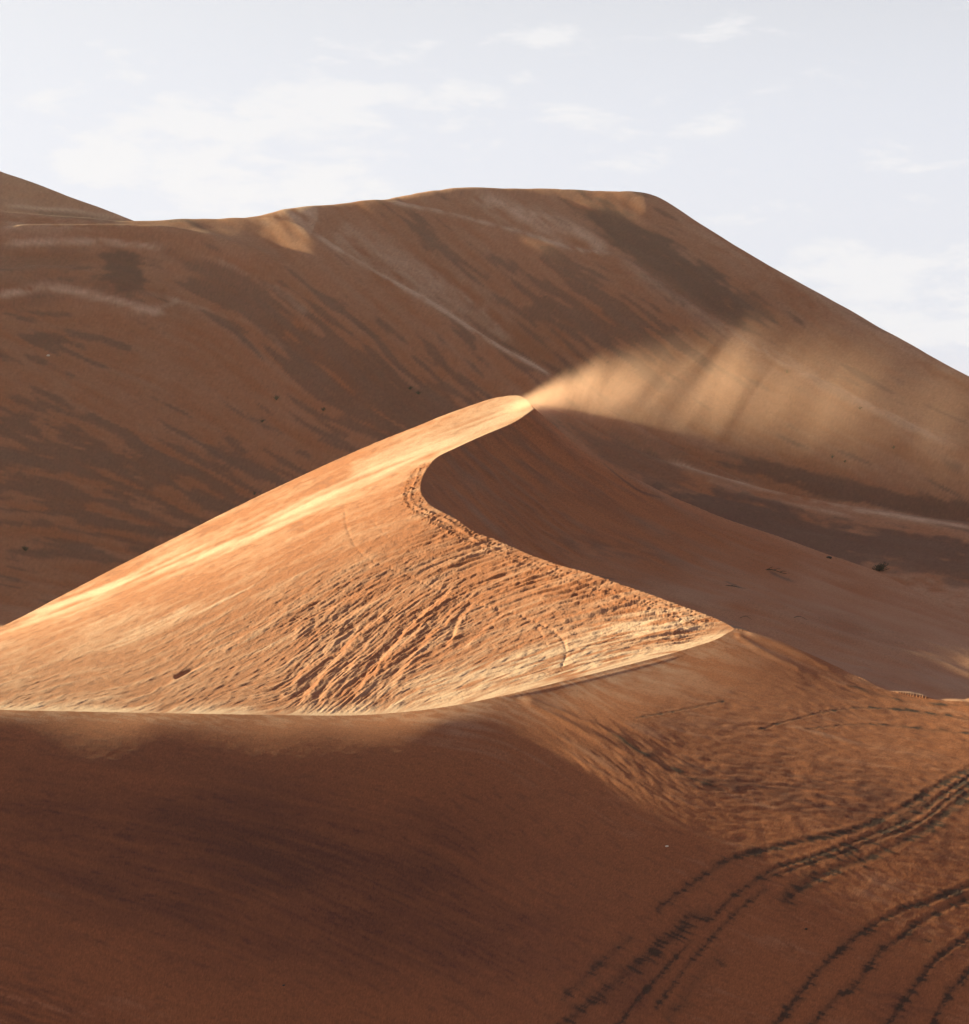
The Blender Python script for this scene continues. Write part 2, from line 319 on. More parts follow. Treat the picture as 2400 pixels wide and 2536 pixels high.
# vehicle tracks: churned darker sand with wind tails
TRK = np.zeros_like(ZZ); tk = np.zeros_like(dk)
streak = np.clip(.45 + .85*LF(ff, x, y), 0, 1.6); tails = np.clip(-.1+.9*LF(ff, x-6, y-2), 0, 1.6)
TR = [([(1880,1486),(1750,1562),(1646,1609),(1560,1627),(1493,1642),(1418,1661),(1370,1690),(1318,1725),(1274,1758)],6,.85,.06),
      ([(1880,1502),(1770,1580),(1665,1624),(1570,1660),(1501,1681),(1427,1729),(1379,1777)],5,.95,.06),
      ([(1880,1516),(1780,1592),(1680,1632),(1560,1674),(1480,1700)],4,.7,.05),
      ([(1880,1532),(1800,1600),(1700,1652),(1620,1682),(1560,1712),(1524,1742)],8,.8,.06),
      ([(1480,1722),(1431,1760),(1396,1795),(1370,1825),(1326,1873),(1304,1904),(1270,1950)],5,.75,.05),
      ([(1379,1777),(1335,1775),(1318,1801),(1274,1830),(1226,1873),(1182,1908),(1121,1956),(1080,1990)],11,.85,.05),
      ([(1225,1812),(1195,1834),(1160,1865),(1130,1896),(1090,1930)],8,.6,.03),
      ([(1330,1830),(1309,1852),(1265,1900),(1230,1939),(1196,1986)],4,1.1,.07),
      ([(1400,1850),(1360,1880),(1330,1925),(1300,1960)],14,.35,.02),
      ([(1880,1712),(1790,1748),(1755,1757),(1668,1804),(1602,1861),(1545,1926),(1500,1988)],6,1.1,.08),
      ([(1880,1736),(1830,1758),(1772,1790),(1746,1812),(1698,1847),(1659,1904),(1615,1935),(1570,1986)],7,.85,.06),
      ([(1880,1808),(1808,1861),(1781,1896),(1755,1931),(1715,1988)],6,1.1,.08),
      ([(1880,1878),(1834,1926),(1808,1975),(1800,1990)],6,.95,.07),
      ([(1746,1812),(1770,1818),(1800,1822)],5,.6,.03),
      ([(1590,1692),(1550,1712),(1520,1742)],13,.6,.03),([(1230,1390),(1300,1378),(1400,1358)],2.2,.55,.03),
      ([(1470,1412),(1540,1392),(1620,1374),(1720,1372),(1880,1392)],2.4,.6,.04),([(1560,1412),(1680,1402),(1880,1420)],2.2,.45,.03),
      ([(1640,1326),(1720,1350),(1800,1362),(1880,1366)],3,.4,0),([(1180,1420),(1250,1462),(1330,1502),(1400,1530)],4,.55,.04),
      ([(1800,1545),(1740,1590),(1690,1622),(1640,1650)],16,.55,.02)]
for pts, wd, dkv, dep in TR:
    if pts[0][0] >= 1880: pts = [(pts[0][0]+3.5*(pts[0][0]-pts[1][0]), pts[0][1]+3.0*(pts[0][1]-pts[1][1]))] + pts
    ln = dens2(pts, 90); k = box(ln, x, y, 60)[0]
    if not len(k): continue
    jx = 2.6*fbm(x[k]/9, y[k]/9, 51, 2); wd *= .85
    b, s, a, L = seg_dist(ln, x[k]+jx, y[k]+.6*jx)
    core = np.exp(-(b/wd)**2); wide = np.exp(-(b/(2.6*wd))**2)
    env = sst(0, 14, a+6)*(.75+.35*np.clip(.5+fbm(a/70+wd, a*0, 61, 2),0,1))
    tk[k] = np.maximum(tk[k], env*dkv*(core*(.55+.45*streak[k]) + .12*wide + .60*wide*tails[k]*(s < 0) + .45*wide*tails[k]))
    dz[k] -= .22*env*dep*(core*(.8+.3*streak[k]) - .5*np.exp(-((b-1.9*wd)/(.7*wd))**2))
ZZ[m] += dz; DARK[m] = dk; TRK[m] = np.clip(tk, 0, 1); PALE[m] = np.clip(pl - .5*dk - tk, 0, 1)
PALE = np.clip(PALE, 0, 1); DARK = np.clip(DARK, 0, .92)

# ------------------------------------------------------------------ far dunes
UF = axis(-.235, .235, .0007/Q, .55)
rows = [330.0]
while rows[-1] < 800: rows.append(rows[-1] + 1.1/Q)
while rows[-1] < 1500: rows.append(rows[-1] + 4.0/Q)
YF = np.array(rows)
UG, YG = np.meshgrid(UF, YF); XG = UG*YG; PXG = W0/2 + F0*UG
def ridge(pts, sf, sb, w, lean=2.0):
    p = dens([(a, b, c) for a, b, c in pts], 160); p = p[np.argsort(p[:,0])]
    gp = np.arange(-3200, 4400, 4.0)
    def sm_(v, n):
        k = np.hanning(n); k /= k.sum(); return np.convolve(np.pad(v, n//2, mode='edge'), k, mode='valid')[:len(v)]
    py_ = sm_(np.interp(gp, p[:,0], p[:,1]), 7); Yc_ = sm_(np.interp(gp, p[:,0], p[:,2]), 45)
    Yc = np.interp(PXG, gp, Yc_); px_ = PXG
    for _ in range(2):                      # spurs run down to the right instead of straight at the viewer
        px_ = PXG - lean*np.maximum(Yc-YG, 0)**.9; Yc = np.interp(px_, gp, Yc_)
    zc = (YH-np.interp(px_, gp, py_))/F0*Yc; t = Yc - YG
    return zc - np.where(t > 0, sf, sb)*(np.sqrt(t*t + w*w) - w)
D1 = ridge([(-1600,520,560),(-600,400,620),(-200,398,650),(0,410,658),(150,422,660),(265,428,661),(480,421,657),(545,424,652),(600,445,641),(700,511,622),(830,582,600),(950,660,575),(1090,738,545),(1200,805,520),(1400,910,485),(1900,1100,430),(3400,1250,380)], .55, .25, 5)
D2 = ridge([(-1600,600,640),(0,470,680),(300,440,686),(480,421,692),(560,404,696),(650,395,700),(740,387,703),(880,415,692),(1000,445,672),(1100,478,655),(1190,492,652),(1300,560,638),(1420,641,618),(1560,722,594),(1700,795,570),(1876,872,540),(2200,980,440),(3400,1150,420)], .57, .22, 5, 1.5)
D3 = ridge([(-1600,700,760),(300,470,830),(650,398,796),(740,386,804),(850,368,812),(920,363,816),(1050,366,815),(1150,369,808),(1230,372,802),(1262,378,799),(1290,391,796),(1350,429,786),(1450,491,766),(1600,576,738),(1750,661,710),(1876,729,687),(2200,900,640),(3400,1120,560)], .54, .3, 5, .4)
D4 = ridge([(-2600,700,1180),(-1000,400,1180),(-420,235,1180),(-100,292,1180),(0,331,1180),(130,379,1180),(265,430,1180),(400,485,1180),(900,700,1180),(3600,1000,1180)], .42, .3, 6, 0)
MD = ridge([(-1500,1300,560),(600,1100,540),(850,930,500),(940,835,480),(1010,784,472),(1060,787,468),(1120,812,462),(1250,880,453),(1400,925,449),(1600,976,445),(1876,1021,441),(2200,1060,436),(3400,1100,420)], .28, .10, 2, 0)
FL = np.interp(PXG, [-1000,0,900,1400,1876,3000], [-15,-14,-11,-6.8,-11,-20]) + .12*np.clip(YG-372, -20, 60)*sst(800,1400,PXG)
ZG = smax(D1, D2, 2.0); ZG = smax(ZG, D3, 2.0); ZG = smax(ZG, MD, 2.0); ZG = smax(ZG, FL, 14.0); ZG = smax(ZG, D4, 3.0)
PALEG = np.zeros_like(ZG); DARKG = np.zeros_like(ZG)
# spurs, terraces and lobes
def plan_far(pts, Z): return plan_line(pts, 40, Z, UF, YF)
def fhit(px, py): return hit(px, py, ZG, UF, YF)
_Z1 = ZG.copy()
for pts, a, w in (([(965,405),(1020,420),(1090,444),(1140,464),(1175,482)],1.7,7),([(-60,472),(0,471),(150,469),(240,471),(330,480),(420,500),(560,560)],4.6,8),([(-60,580),(0,573),(90,559),(190,573),(280,600),(340,604)],5.6,9),
                  ([(200,500),(250,488),(330,500),(450,540),(560,600),(640,650)],1.6,8),([(330,604),(420,620),(560,680),(700,760)],1.4,10),
                  ([(1560,735),(1680,800),(1876,880)],1.2,7)):
    ln = plan_far(pts, _Z1); k = box(ln, XG, YG, 3*w)
    b, s, ar, L = seg_dist(ln, XG[k], YG[k]); ZG[k] += a*np.exp(-(b/w)**2)*sst(0,.15*L,ar)*sst(0,.15*L,L-ar)
PXf, PYf = proj(XG, YG, ZG)
LG = Lic(-120, 2000, 320, 1240, [(100,700,-32),(100,1000,-8),(300,900,-28),(500,700,-42),(700,700,-42),(700,900,-16),(900,600,-40),(1000,700,-40),(1200,500,-30),(1300,600,-38),(1500,600,-34),(1600,800,-28),(1800,900,-26),
        (1500,1000,-13),(1800,1050,-10),(100,450,-3),(150,560,6),(400,480,-24),(300,620,-20),(600,450,-40),(1300,420,-28),(300,1100,-10),(1700,1140,-6)], 71)
gf, gc, gl = LG.make(14, 1), LG.make(60, 3), LG.make(120, 8, 4)
x, y = PXf, PYf
F_, C_, L_ = LG(gf,x,y), LG(gc,x,y), LG(gl,x,y)
BL = fbm(x/95+.55*y/95, y/62-.25*x/95, 81, 4)
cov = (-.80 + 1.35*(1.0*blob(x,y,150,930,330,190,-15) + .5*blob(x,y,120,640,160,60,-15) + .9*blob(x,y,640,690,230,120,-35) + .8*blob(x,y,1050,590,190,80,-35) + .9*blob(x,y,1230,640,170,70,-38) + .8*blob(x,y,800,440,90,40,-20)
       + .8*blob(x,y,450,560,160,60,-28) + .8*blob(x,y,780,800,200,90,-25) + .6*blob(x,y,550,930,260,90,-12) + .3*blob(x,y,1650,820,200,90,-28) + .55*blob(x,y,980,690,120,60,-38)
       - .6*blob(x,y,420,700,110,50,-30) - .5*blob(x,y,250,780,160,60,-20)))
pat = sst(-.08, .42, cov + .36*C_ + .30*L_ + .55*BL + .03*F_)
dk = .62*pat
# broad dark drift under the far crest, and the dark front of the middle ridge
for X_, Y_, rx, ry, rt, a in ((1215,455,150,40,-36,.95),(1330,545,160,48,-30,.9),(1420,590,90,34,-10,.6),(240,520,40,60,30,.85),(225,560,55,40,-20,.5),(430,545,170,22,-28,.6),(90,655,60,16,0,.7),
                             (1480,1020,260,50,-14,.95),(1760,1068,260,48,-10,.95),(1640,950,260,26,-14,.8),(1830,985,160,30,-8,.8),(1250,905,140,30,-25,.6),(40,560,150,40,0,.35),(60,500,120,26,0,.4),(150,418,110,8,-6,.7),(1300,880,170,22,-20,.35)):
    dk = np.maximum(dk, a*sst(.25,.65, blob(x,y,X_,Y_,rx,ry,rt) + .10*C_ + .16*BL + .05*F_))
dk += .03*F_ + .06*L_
pl = .11 + .13*(1-sst(430, 700, y)) + .05*L_ + .02*F_ + .05*BL + .10*sst(1450,1800,x)  # upper slopes paler: a veil of blown-sand haze painted on
for pts, w, a in (([(600,447),(700,512),(830,583),(950,661),(1090,736)],4.5,1.1),([(640,440),(750,505),(880,575),(1000,650)],30,.42),([(740,388),(880,416),(1000,446),(1100,479),(1190,493)],4,.9),([(1190,494),(1300,562),(1420,642),(1560,724),(1700,797),(1876,874)],14,.38),
                  ([(1270,886),(1400,925),(1600,976),(1900,1024)],5,.6),([(1350,925),(1450,955),(1650,1000)],5,.22),([(0,470),(150,468),(240,470),(330,480)],6,.95),([(-20,575),(90,558),(190,574),(280,600),(330,604)],8,.95),([(0,430),(120,432),(250,427)],14,.35),
                  ([(0,398),(130,408),(260,426)],4,.4),([(500,425),(560,415),(620,412)],14,.6),([(560,422),(610,440)],18,.4),([(905,376),(960,392),(1020,412),(1090,440),(1180,486)],15,.55),([(930,392),(1000,418),(1100,462)],16,.30),([(1300,390),(1500,520),(1700,640),(1876,740)],26,.22),([(280,600),(330,590),(350,570)],6,.3),([(1660,1110),(1800,1135),(1900,1150)],40,.25),
                  ([(420,500),(520,550),(600,610)],8,.3),([(250,560),(330,580),(470,620),(560,680)],6,.22)):
    ln = dens2(pts); k = box(ln, x, y, 3*w); mb, sd, ar = band(ln, x[k], y[k], w, .08)  # sunlit slivers, lit crest lines and haze beside them, painted pale
    pl[k] += a*mb*np.clip(.75+.3*L_[k]+.2*F_[k],0,1.3); dk[k] *= 1-.8*np.clip(a*mb,0,1)
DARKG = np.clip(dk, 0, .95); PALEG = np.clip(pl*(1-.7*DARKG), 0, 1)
ZG += .25*sst(0,1,PXf*0+1)*(L_*.25) + .9*fbm(XG/25, YG/35, 91, 3)*.35

# ------------------------------------------------------------------ materials
def nt(m):
    m.use_nodes = True; t = m.node_tree; t.nodes.clear(); return t
def node(t, k, **kw):
    n = t.nodes.new(k)
    for a, v in kw.items():
        if a.startswith('i_'): n.inputs[a[2:].replace('_',' ')].default_value = v
        else: setattr(n, a, v)
    return n
def mixc(t, f, a, b):
    n = t.nodes.new('ShaderNodeMix'); n.data_type = 'RGBA'
    for s, v in ((n.inputs[0], f), (n.inputs[6], a), (n.inputs[7], b)):
        if hasattr(v, 'is_linked') or hasattr(v, 'links'): t.links.new(v, s)
        elif isinstance(v, (tuple, list)): s.default_value = (*v, 1)
        else: s.default_value = v
    return n.outputs[2]
SAND, MINERAL_SHADE, FINE_LIT = (.275,.089,.040), (.100,.036,.027), (.46,.272,.198)  # last two: dark and pale sand, also used for painted shade and light
def sand_mat(name, grain=6.0, bump=.25):
    m = bpy.data.materials.new(name); t = nt(m)
    out = node(t,'ShaderNodeOutputMaterial'); b = node(t,'ShaderNodeBsdfPrincipled')
    b.inputs['Roughness'].default_value = 1.0; b.inputs['Specular IOR Level'].default_value = 0.1
    tc = node(t,'ShaderNodeTexCoord')
    n1 = node(t,'ShaderNodeTexNoise', i_Scale=grain, i_Detail=4.0, i_Roughness=.75); t.links.new(tc.outputs['Object'], n1.inputs['Vector'])
    r1 = node(t,'ShaderNodeMapRange'); r1.inputs[1].default_value=.3; r1.inputs[2].default_value=.7; r1.inputs[3].default_value=.88; r1.inputs[4].default_value=1.12
    t.links.new(n1.outputs['Fac'], r1.inputs[0])
    ad = node(t,'ShaderNodeAttribute', attribute_name='mineral_shade'); ap = node(t,'ShaderNodeAttribute', attribute_name='fine_lit')
    c = mixc(t, ad.outputs['Fac'], SAND, MINERAL_SHADE); c = mixc(t, ap.outputs['Fac'], c, FINE_LIT)
    ac = node(t,'ShaderNodeAttribute', attribute_name='churned'); c = mixc(t, ac.outputs['Fac'], c, (.062,.031,.023))
    ag = node(t,'ShaderNodeAttribute', attribute_name='grain'); mg = node(t,'ShaderNodeMath', operation='MULTIPLY_ADD'); t.links.new(ag.outputs['Fac'], mg.inputs[0]); mg.inputs[1].default_value = .8; mg.inputs[2].default_value = .6
    mm = node(t,'ShaderNodeMath', operation='MULTIPLY'); t.links.new(mg.outputs[0], mm.inputs[0]); t.links.new(r1.outputs[0], mm.inputs[1])
    hsv = node(t,'ShaderNodeHueSaturation'); t.links.new(c, hsv.inputs['Color']); t.links.new(mm.outputs[0], hsv.inputs['Value'])
    t.links.new(hsv.outputs[0], b.inputs['Base Color'])
    bp = node(t,'ShaderNodeBump'); bp.inputs['Strength'].default_value = bump; bp.inputs['Distance'].default_value = .35/grain
    t.links.new(n1.outputs['Fac'], bp.inputs['Height']); t.links.new(bp.outputs[0], b.inputs['Normal'])
    t.links.new(b.outputs[0], out.inputs['Surface']); return m
M_NEAR = sand_mat('dune_sand', 5.0, .12); M_FAR = sand_mat('far_dune_sand', .9, .15)

# ------------------------------------------------------------------ meshes
def grid_obj(name, X, Y, Z, mat, attrs, mask=None):
    r, c = Z.shape; idx = np.arange(r*c).reshape(r, c)
    q = np.stack([idx[:-1,:-1], idx[:-1,1:], idx[1:,1:], idx[1:,:-1]], -1).reshape(-1, 4)
    co = np.stack([X, Y, Z], -1).reshape(-1, 3).astype(np.float32)
    if mask is not None:
        q = q[mask.ravel()]
        used = np.zeros(r*c, bool); used[q.ravel()] = True
        re = np.cumsum(used)-1; q = re[q]; co = co[used]
    me = bpy.data.meshes.new(name); n = len(q)
    me.vertices.add(len(co)); me.vertices.foreach_set('co', co.ravel())
    me.loops.add(n*4); me.loops.foreach_set('vertex_index', q.ravel().astype(np.int32))
    me.polygons.add(n); me.polygons.foreach_set('loop_start', np.arange(0, n*4, 4, dtype=np.int32))
    me.polygons.foreach_set('use_smooth', np.ones(n, bool))
    for k, a in attrs.items():
        v = a.ravel().astype(np.float32)
        if mask is not None: v = v[used]
        at = me.attributes.new(k, 'FLOAT', 'POINT'); at.data.foreach_set('value', np.clip(v, 0, 1))
    me.update(calc_edges=True); me.validate()
    me.materials.append(mat)
    o = bpy.data.objects.new(name, me); C.objects.link(o); o['kind'] = 'structure'; return o
front_face = (REG[:-1,:-1] == 2) & (REG[1:,1:] == 2)
GN = np.random.default_rng(9)
NA = {'mineral_shade': DARK, 'fine_lit': PALE, 'grain': .5+.13*GN.normal(size=ZZ.shape), 'churned': TRK}
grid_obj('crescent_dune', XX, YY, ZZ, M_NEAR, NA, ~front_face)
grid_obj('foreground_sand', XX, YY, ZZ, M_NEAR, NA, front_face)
grid_obj('far_dunes', XG, YG, ZG, M_FAR, {'mineral_shade': DARKG, 'fine_lit': PALEG, 'grain': .5+.08*GN.normal(size=ZG.shape)})
# base sheet to the horizon
g = np.array([-9000,-3000,-1000,-400,-100,100,400,1000,3000,9000.]); gx, gy = np.meshgrid(g, g+600)
grid_obj('ground', gx, gy, np.full_like(gx, -44.0), M_FAR, {'grain': np.full_like(gx, .5)})

# ------------------------------------------------------------------ sky and sun
w = bpy.data.worlds.new('World'); bpy.context.scene.world = w; w.use_nodes = True; t = w.node_tree; t.nodes.clear()
out = node(t,'ShaderNodeOutputWorld'); bg = node(t,'ShaderNodeBackground'); bg.inputs['Strength'].default_value = .045
sky = node(t,'ShaderNodeTexSky', sky_type='NISHITA', sun_disc=False, sun_elevation=SUN_EL, sun_rotation=-SUN_AZ, air_density=1.0, dust_density=1.6, ozone_density=1.0)
hs = node(t,'ShaderNodeHueSaturation', i_Saturation=.12, i_Value=1.0); t.links.new(sky.outputs[0], hs.inputs['Color'])
# pale dusty haze low over the horizon and thin clouds in it
gc = node(t,'ShaderNodeTexCoord'); sx = node(t,'ShaderNodeSeparateXYZ'); t.links.new(gc.outputs['Generated'], sx.inputs[0])
def mth(op, a, b=None, c=None):
    n = t.nodes.new('ShaderNodeMath'); n.operation = op
    for i, v in enumerate((a, b, c)):
        if v is None: continue
        if hasattr(v, 'links'): t.links.new(v, n.inputs[i])
        else: n.inputs[i].default_value = v
    return n.outputs[0]
hz = node(t,'ShaderNodeMapRange', interpolation_type='SMOOTHSTEP'); t.links.new(sx.outputs[2], hz.inputs[0])
hz.inputs[1].default_value = .16; hz.inputs[2].default_value = .36; hz.inputs[3].default_value = .82; hz.inputs[4].default_value = .0
LV = .231/.045
hzc = mixc(t, hz.outputs[0], hs.outputs[0], (LV*.945, LV*.99, LV*1.11))
# thin clouds: banks placed by direction, broken up by noise
ay = mth('MAXIMUM', mth('ABSOLUTE', sx.outputs[1]), .05)
tx = mth('DIVIDE', sx.outputs[0], ay); tz = mth('DIVIDE', sx.outputs[2], ay)
cv = node(t,'ShaderNodeCombineXYZ'); t.links.new(mth('MULTIPLY', tx, 22.0), cv.inputs[0]); t.links.new(mth('MULTIPLY', tz, 62.0), cv.inputs[1])
cn = node(t,'ShaderNodeTexNoise', i_Scale=1.0, i_Detail=10.0, i_Roughness=.62, i_Distortion=.25); t.links.new(cv.outputs[0], cn.inputs['Vector'])
cov = -.17
for px, py, rx, ry, a_ in ((620,205,560,75,.22),(420,320,330,70,.20),(1010,74,190,22,.14),(1330,70,220,24,.15),(1260,305,130,45,.20),(1410,242,90,22,.16),(1720,320,170,22,.17),(1760,590,360,150,.26),(1450,428,70,20,.14),(170,310,110,40,.2),(500,400,400,50,.16)):
    dx = mth('MULTIPLY', mth('SUBTRACT', tx, (px-W0/2)/F0), F0/rx); dz_ = mth('MULTIPLY', mth('SUBTRACT', tz, (YH-py)/F0), F0/ry)
    cov = mth('ADD', mth('MULTIPLY', mth('EXPONENT', mth('MULTIPLY', mth('ADD', mth('MULTIPLY', dx, dx), mth('MULTIPLY', dz_, dz_)), -1.0)), a_), cov)
cr = node(t,'ShaderNodeMapRange', interpolation_type='SMOOTHSTEP'); t.links.new(mth('ADD', cn.outputs['Fac'], cov), cr.inputs[0])
cr.inputs[1].default_value = .42; cr.inputs[2].default_value = .60; cr.inputs[3].default_value = 0; cr.inputs[4].default_value = .72
skyc = mixc(t, cr.outputs[0], hzc, (LV*1.06, LV*1.065, LV*1.09))
t.links.new(skyc, bg.inputs[0])
t.links.new(bg.outputs[0], out.inputs['Surface'])
L = bpy.data.lights.new('sun', 'SUN'); L.energy = 5.0; L.angle = math.radians(.9); L.color = (1, .98, .54)
lo = bpy.data.objects.new('sun', L); C.objects.link(lo)
lo.rotation_euler = Vector(-SV).to_track_quat('-Z', 'Y').to_euler()
lo.location = (-60, 60, 80)

# ------------------------------------------------------------------ air and blowing sand
def vol_mat(name):
    m = bpy.data.materials.new(name); t = nt(m); out = node(t,'ShaderNodeOutputMaterial'); v = node(t,'ShaderNodeVolumePrincipled')
    t.links.new(v.outputs[0], out.inputs['Volume']); return m, t, v
def mesh_obj(name, vs, fs, mat, smooth=False, kind=None):
    me = bpy.data.meshes.new(name); me.from_pydata([tuple(map(float, v)) for v in vs], [], fs); me.update()
    if smooth:
        for p in me.polygons: p.use_smooth = True
    me.materials.append(mat); o = bpy.data.objects.new(name, me); C.objects.link(o)
    if kind: o['kind'] = kind
    return o
hm, ht, hv = vol_mat('haze_air'); hv.inputs['Color'].default_value = (1,.84,.88,1); hv.inputs['Density'].default_value = .000028; hv.inputs['Anisotropy'].default_value = .3
x0,x1,y0,y1,z0,z1 = -1500,1500,-60,1800,-45,260
mesh_obj('haze', [(x0,y0,z0),(x1,y0,z0),(x1,y1,z0),(x0,y1,z0),(x0,y0,z1),(x1,y0,z1),(x1,y1,z1),(x0,y1,z1)],
         [(0,3,2,1),(4,5,6,7),(0,1,5,4),(1,2,6,5),(2,3,7,6),(3,0,4,7)], hm, kind='stuff')

pm, pt, pv = vol_mat('blowing_sand')
pv.inputs['Color'].default_value = (1,.60,.47,1); pv.inputs['Anisotropy'].default_value = .2
LX = 90.0
S = 4400/316.0                              # helper pixels per metre at the peak
prof = [(0,-1.4,1.3,2.6),(4,-.3,2.6,3.4),(8,.8,4.2,4.5),(13,1.6,6.4,6.0),(23,1.6,10.2,8.5),(34,2.2,13.2,11),(46,.8,14.5,13),(64,-3,15,15),(90,-8,14,16)]   # x, centre height, half height, half depth
def pf(x, k): return np.interp(x, [p[0] for p in prof], [p[k] for p in prof])
vs, fs = [], []; NS = 20; xs = np.linspace(0, LX, 32)
for x in xs:
    for k in range(NS):
        a = 2*math.pi*k/NS; vs.append((x, pf(x,3)*math.cos(a), pf(x,1)+pf(x,2)*math.sin(a)))
for i in range(len(xs)-1):
    for k in range(NS):
        fs.append((i*NS+k, i*NS+(k+1)%NS, (i+1)*NS+(k+1)%NS, (i+1)*NS+k))
fs.append(tuple(range(NS))[::-1]); fs.append(tuple((len(xs)-1)*NS+k for k in range(NS)))
plume = mesh_obj('blown_sand', vs, fs, pm, True, 'stuff'); plume.location = (P(1030, 778, 312)[0]-4, 312, P(1030, 778, 312)[2])
tc = node(pt,'ShaderNodeTexCoord'); sp = node(pt,'ShaderNodeSeparateXYZ'); pt.links.new(tc.outputs['Object'], sp.inputs[0])
def pmath(op, a, b=None, c=None):
    n = pt.nodes.new('ShaderNodeMath'); n.operation = op
    for i, v in enumerate((a, b, c)):
        if v is None: continue
        if hasattr(v, 'links'): pt.links.new(v, n.inputs[i])
        else: n.inputs[i].default_value = v
    return n.outputs[0]
xn = pmath('DIVIDE', sp.outputs[0], LX)
def pcurve(vals, lo, hi):                  # piecewise-linear function of x through a colour ramp
    r = node(pt,'ShaderNodeValToRGB'); el = r.color_ramp.elements
    while len(el) < len(vals): el.new(.5)
    for e, (x, v) in zip(el, vals):
        e.position = x/LX; g = (v-lo)/(hi-lo); e.color = (g,g,g,1)
    pt.links.new(xn, r.inputs[0]); return pmath('MULTIPLY_ADD', r.outputs[0], hi-lo, lo)
zc = pcurve([(p[0],p[1]) for p in prof], -10, 10); hh = pcurve([(p[0],p[2]) for p in prof], 0, 16); wy = pcurve([(p[0],p[3]) for p in prof], 0, 16)
dn = pcurve([(0,0),(4.5,.34),(7,.26),(12,.125),(20,.060),(30,.033),(40,.015),(54,.007),(72,.0015),(90,0)], 0, 1)
rz = pmath('DIVIDE', pmath('SUBTRACT', sp.outputs[2], zc), hh); ry = pmath('DIVIDE', sp.outputs[1], wy)
r2 = pmath('ADD', pmath('MULTIPLY', rz, rz), pmath('MULTIPLY', ry, ry))
fall = pmath('POWER', pmath('MAXIMUM', pmath('SUBTRACT', 1.0, r2), 0.0), 3.4)
vr = node(pt,'ShaderNodeVectorRotate', rotation_type='Y_AXIS'); vr.inputs['Angle'].default_value = math.radians(56); pt.links.new(tc.outputs['Object'], vr.inputs['Vector'])
mp = node(pt,'ShaderNodeMapping'); mp.inputs['Scale'].default_value = (.032, .08, .125); pt.links.new(vr.outputs[0], mp.inputs['Vector'])
pn = node(pt,'ShaderNodeTexNoise', i_Scale=1.0, i_Detail=5.0, i_Roughness=.6, i_Distortion=1.0); pt.links.new(mp.outputs[0], pn.inputs['Vector'])
pr = node(pt,'ShaderNodeMapRange', interpolation_type='SMOOTHSTEP'); pt.links.new(pn.outputs['Fac'], pr.inputs[0])
pr.inputs[1].default_value=.34; pr.inputs[2].default_value=.68; pr.inputs[3].default_value=.30; pr.inputs[4].default_value=1.75
pt.links.new(pmath('MULTIPLY', pmath('MULTIPLY', dn, fall), pr.outputs[0]), pv.inputs['Density'])

# ------------------------------------------------------------------ small plants, twigs and stones
def plain(name, c):
    m = bpy.data.materials.new(name); t = nt(m); out = node(t,'ShaderNodeOutputMaterial'); b = node(t,'ShaderNodeBsdfPrincipled')
    b.inputs['Roughness'].default_value = .95; n = node(t,'ShaderNodeTexNoise', i_Scale=9.0, i_Detail=3.0)
    tcn = node(t,'ShaderNodeTexCoord'); t.links.new(tcn.outputs['Object'], n.inputs['Vector'])
    t.links.new(mixc(t, n.outputs['Fac'], tuple(v*.6 for v in c), tuple(v*1.4 for v in c)), b.inputs['Base Color']); t.links.new(b.outputs[0], out.inputs['Surface']); return m
M_TWIG, M_SHRUB, M_STONE, M_PALE = plain('dry_wood',(.035,.022,.016)), plain('desert_shrub',(.06,.05,.028)), plain('dark_stone',(.03,.022,.02)), plain('pale_stone',(.62,.50,.42))
rs = random.Random(3)
def tube(vs, fs, pts, r0, r1, n=5):
    base = len(vs); m = len(pts)
    for i, p in enumerate(pts):
        d = (Vector(pts[min(i+1,m-1)])-Vector(pts[max(i-1,0)])).normalized(); u = d.orthogonal().normalized(); w_ = d.cross(u)
        r = r0+(r1-r0)*i/(m-1)
        for k in range(n):
            a = 2*math.pi*k/n; vs.append(Vector(p)+u*(r*math.cos(a))+w_*(r*math.sin(a)))
    for i in range(m-1):
        for k in range(n): fs.append((base+i*n+k, base+i*n+(k+1)%n, base+(i+1)*n+(k+1)%n, base+(i+1)*n+k))
    fs.append(tuple(base+k for k in range(n))[::-1]); fs.append(tuple(base+(m-1)*n+k for k in range(n)))
def shrub_mesh(w_, h, stems, thick, lean=0.0):
    vs, fs = [], []
    for i in range(stems):
        a = rs.uniform(0, 2*math.pi); sp_ = rs.uniform(.15, 1)*w_/2; hh_ = h*rs.uniform(.45, 1)*(1-.35*(sp_/(w_/2))**2); p = []
        for k in range(5):
            t_ = k/4; p.append((math.cos(a)*sp_*t_**1.2 + lean*hh_*t_*t_ + rs.uniform(-.03,.03)*w_, math.sin(a)*sp_*t_**1.2 + rs.uniform(-.03,.03)*w_, hh_*t_ - .06*h))
        tube(vs, fs, p, thick, thick*.35, 4)
        for q in range(3):
            c0 = Vector(p[rs.choice((2,3,4))]); d = Vector((rs.uniform(-1,1), rs.uniform(-1,1), rs.uniform(.1,1))).normalized()*h*.28
            tube(vs, fs, [c0, c0+d*.5+Vector((0,0,.02*h)), c0+d], thick*.6, thick*.25, 4)
    return vs, fs
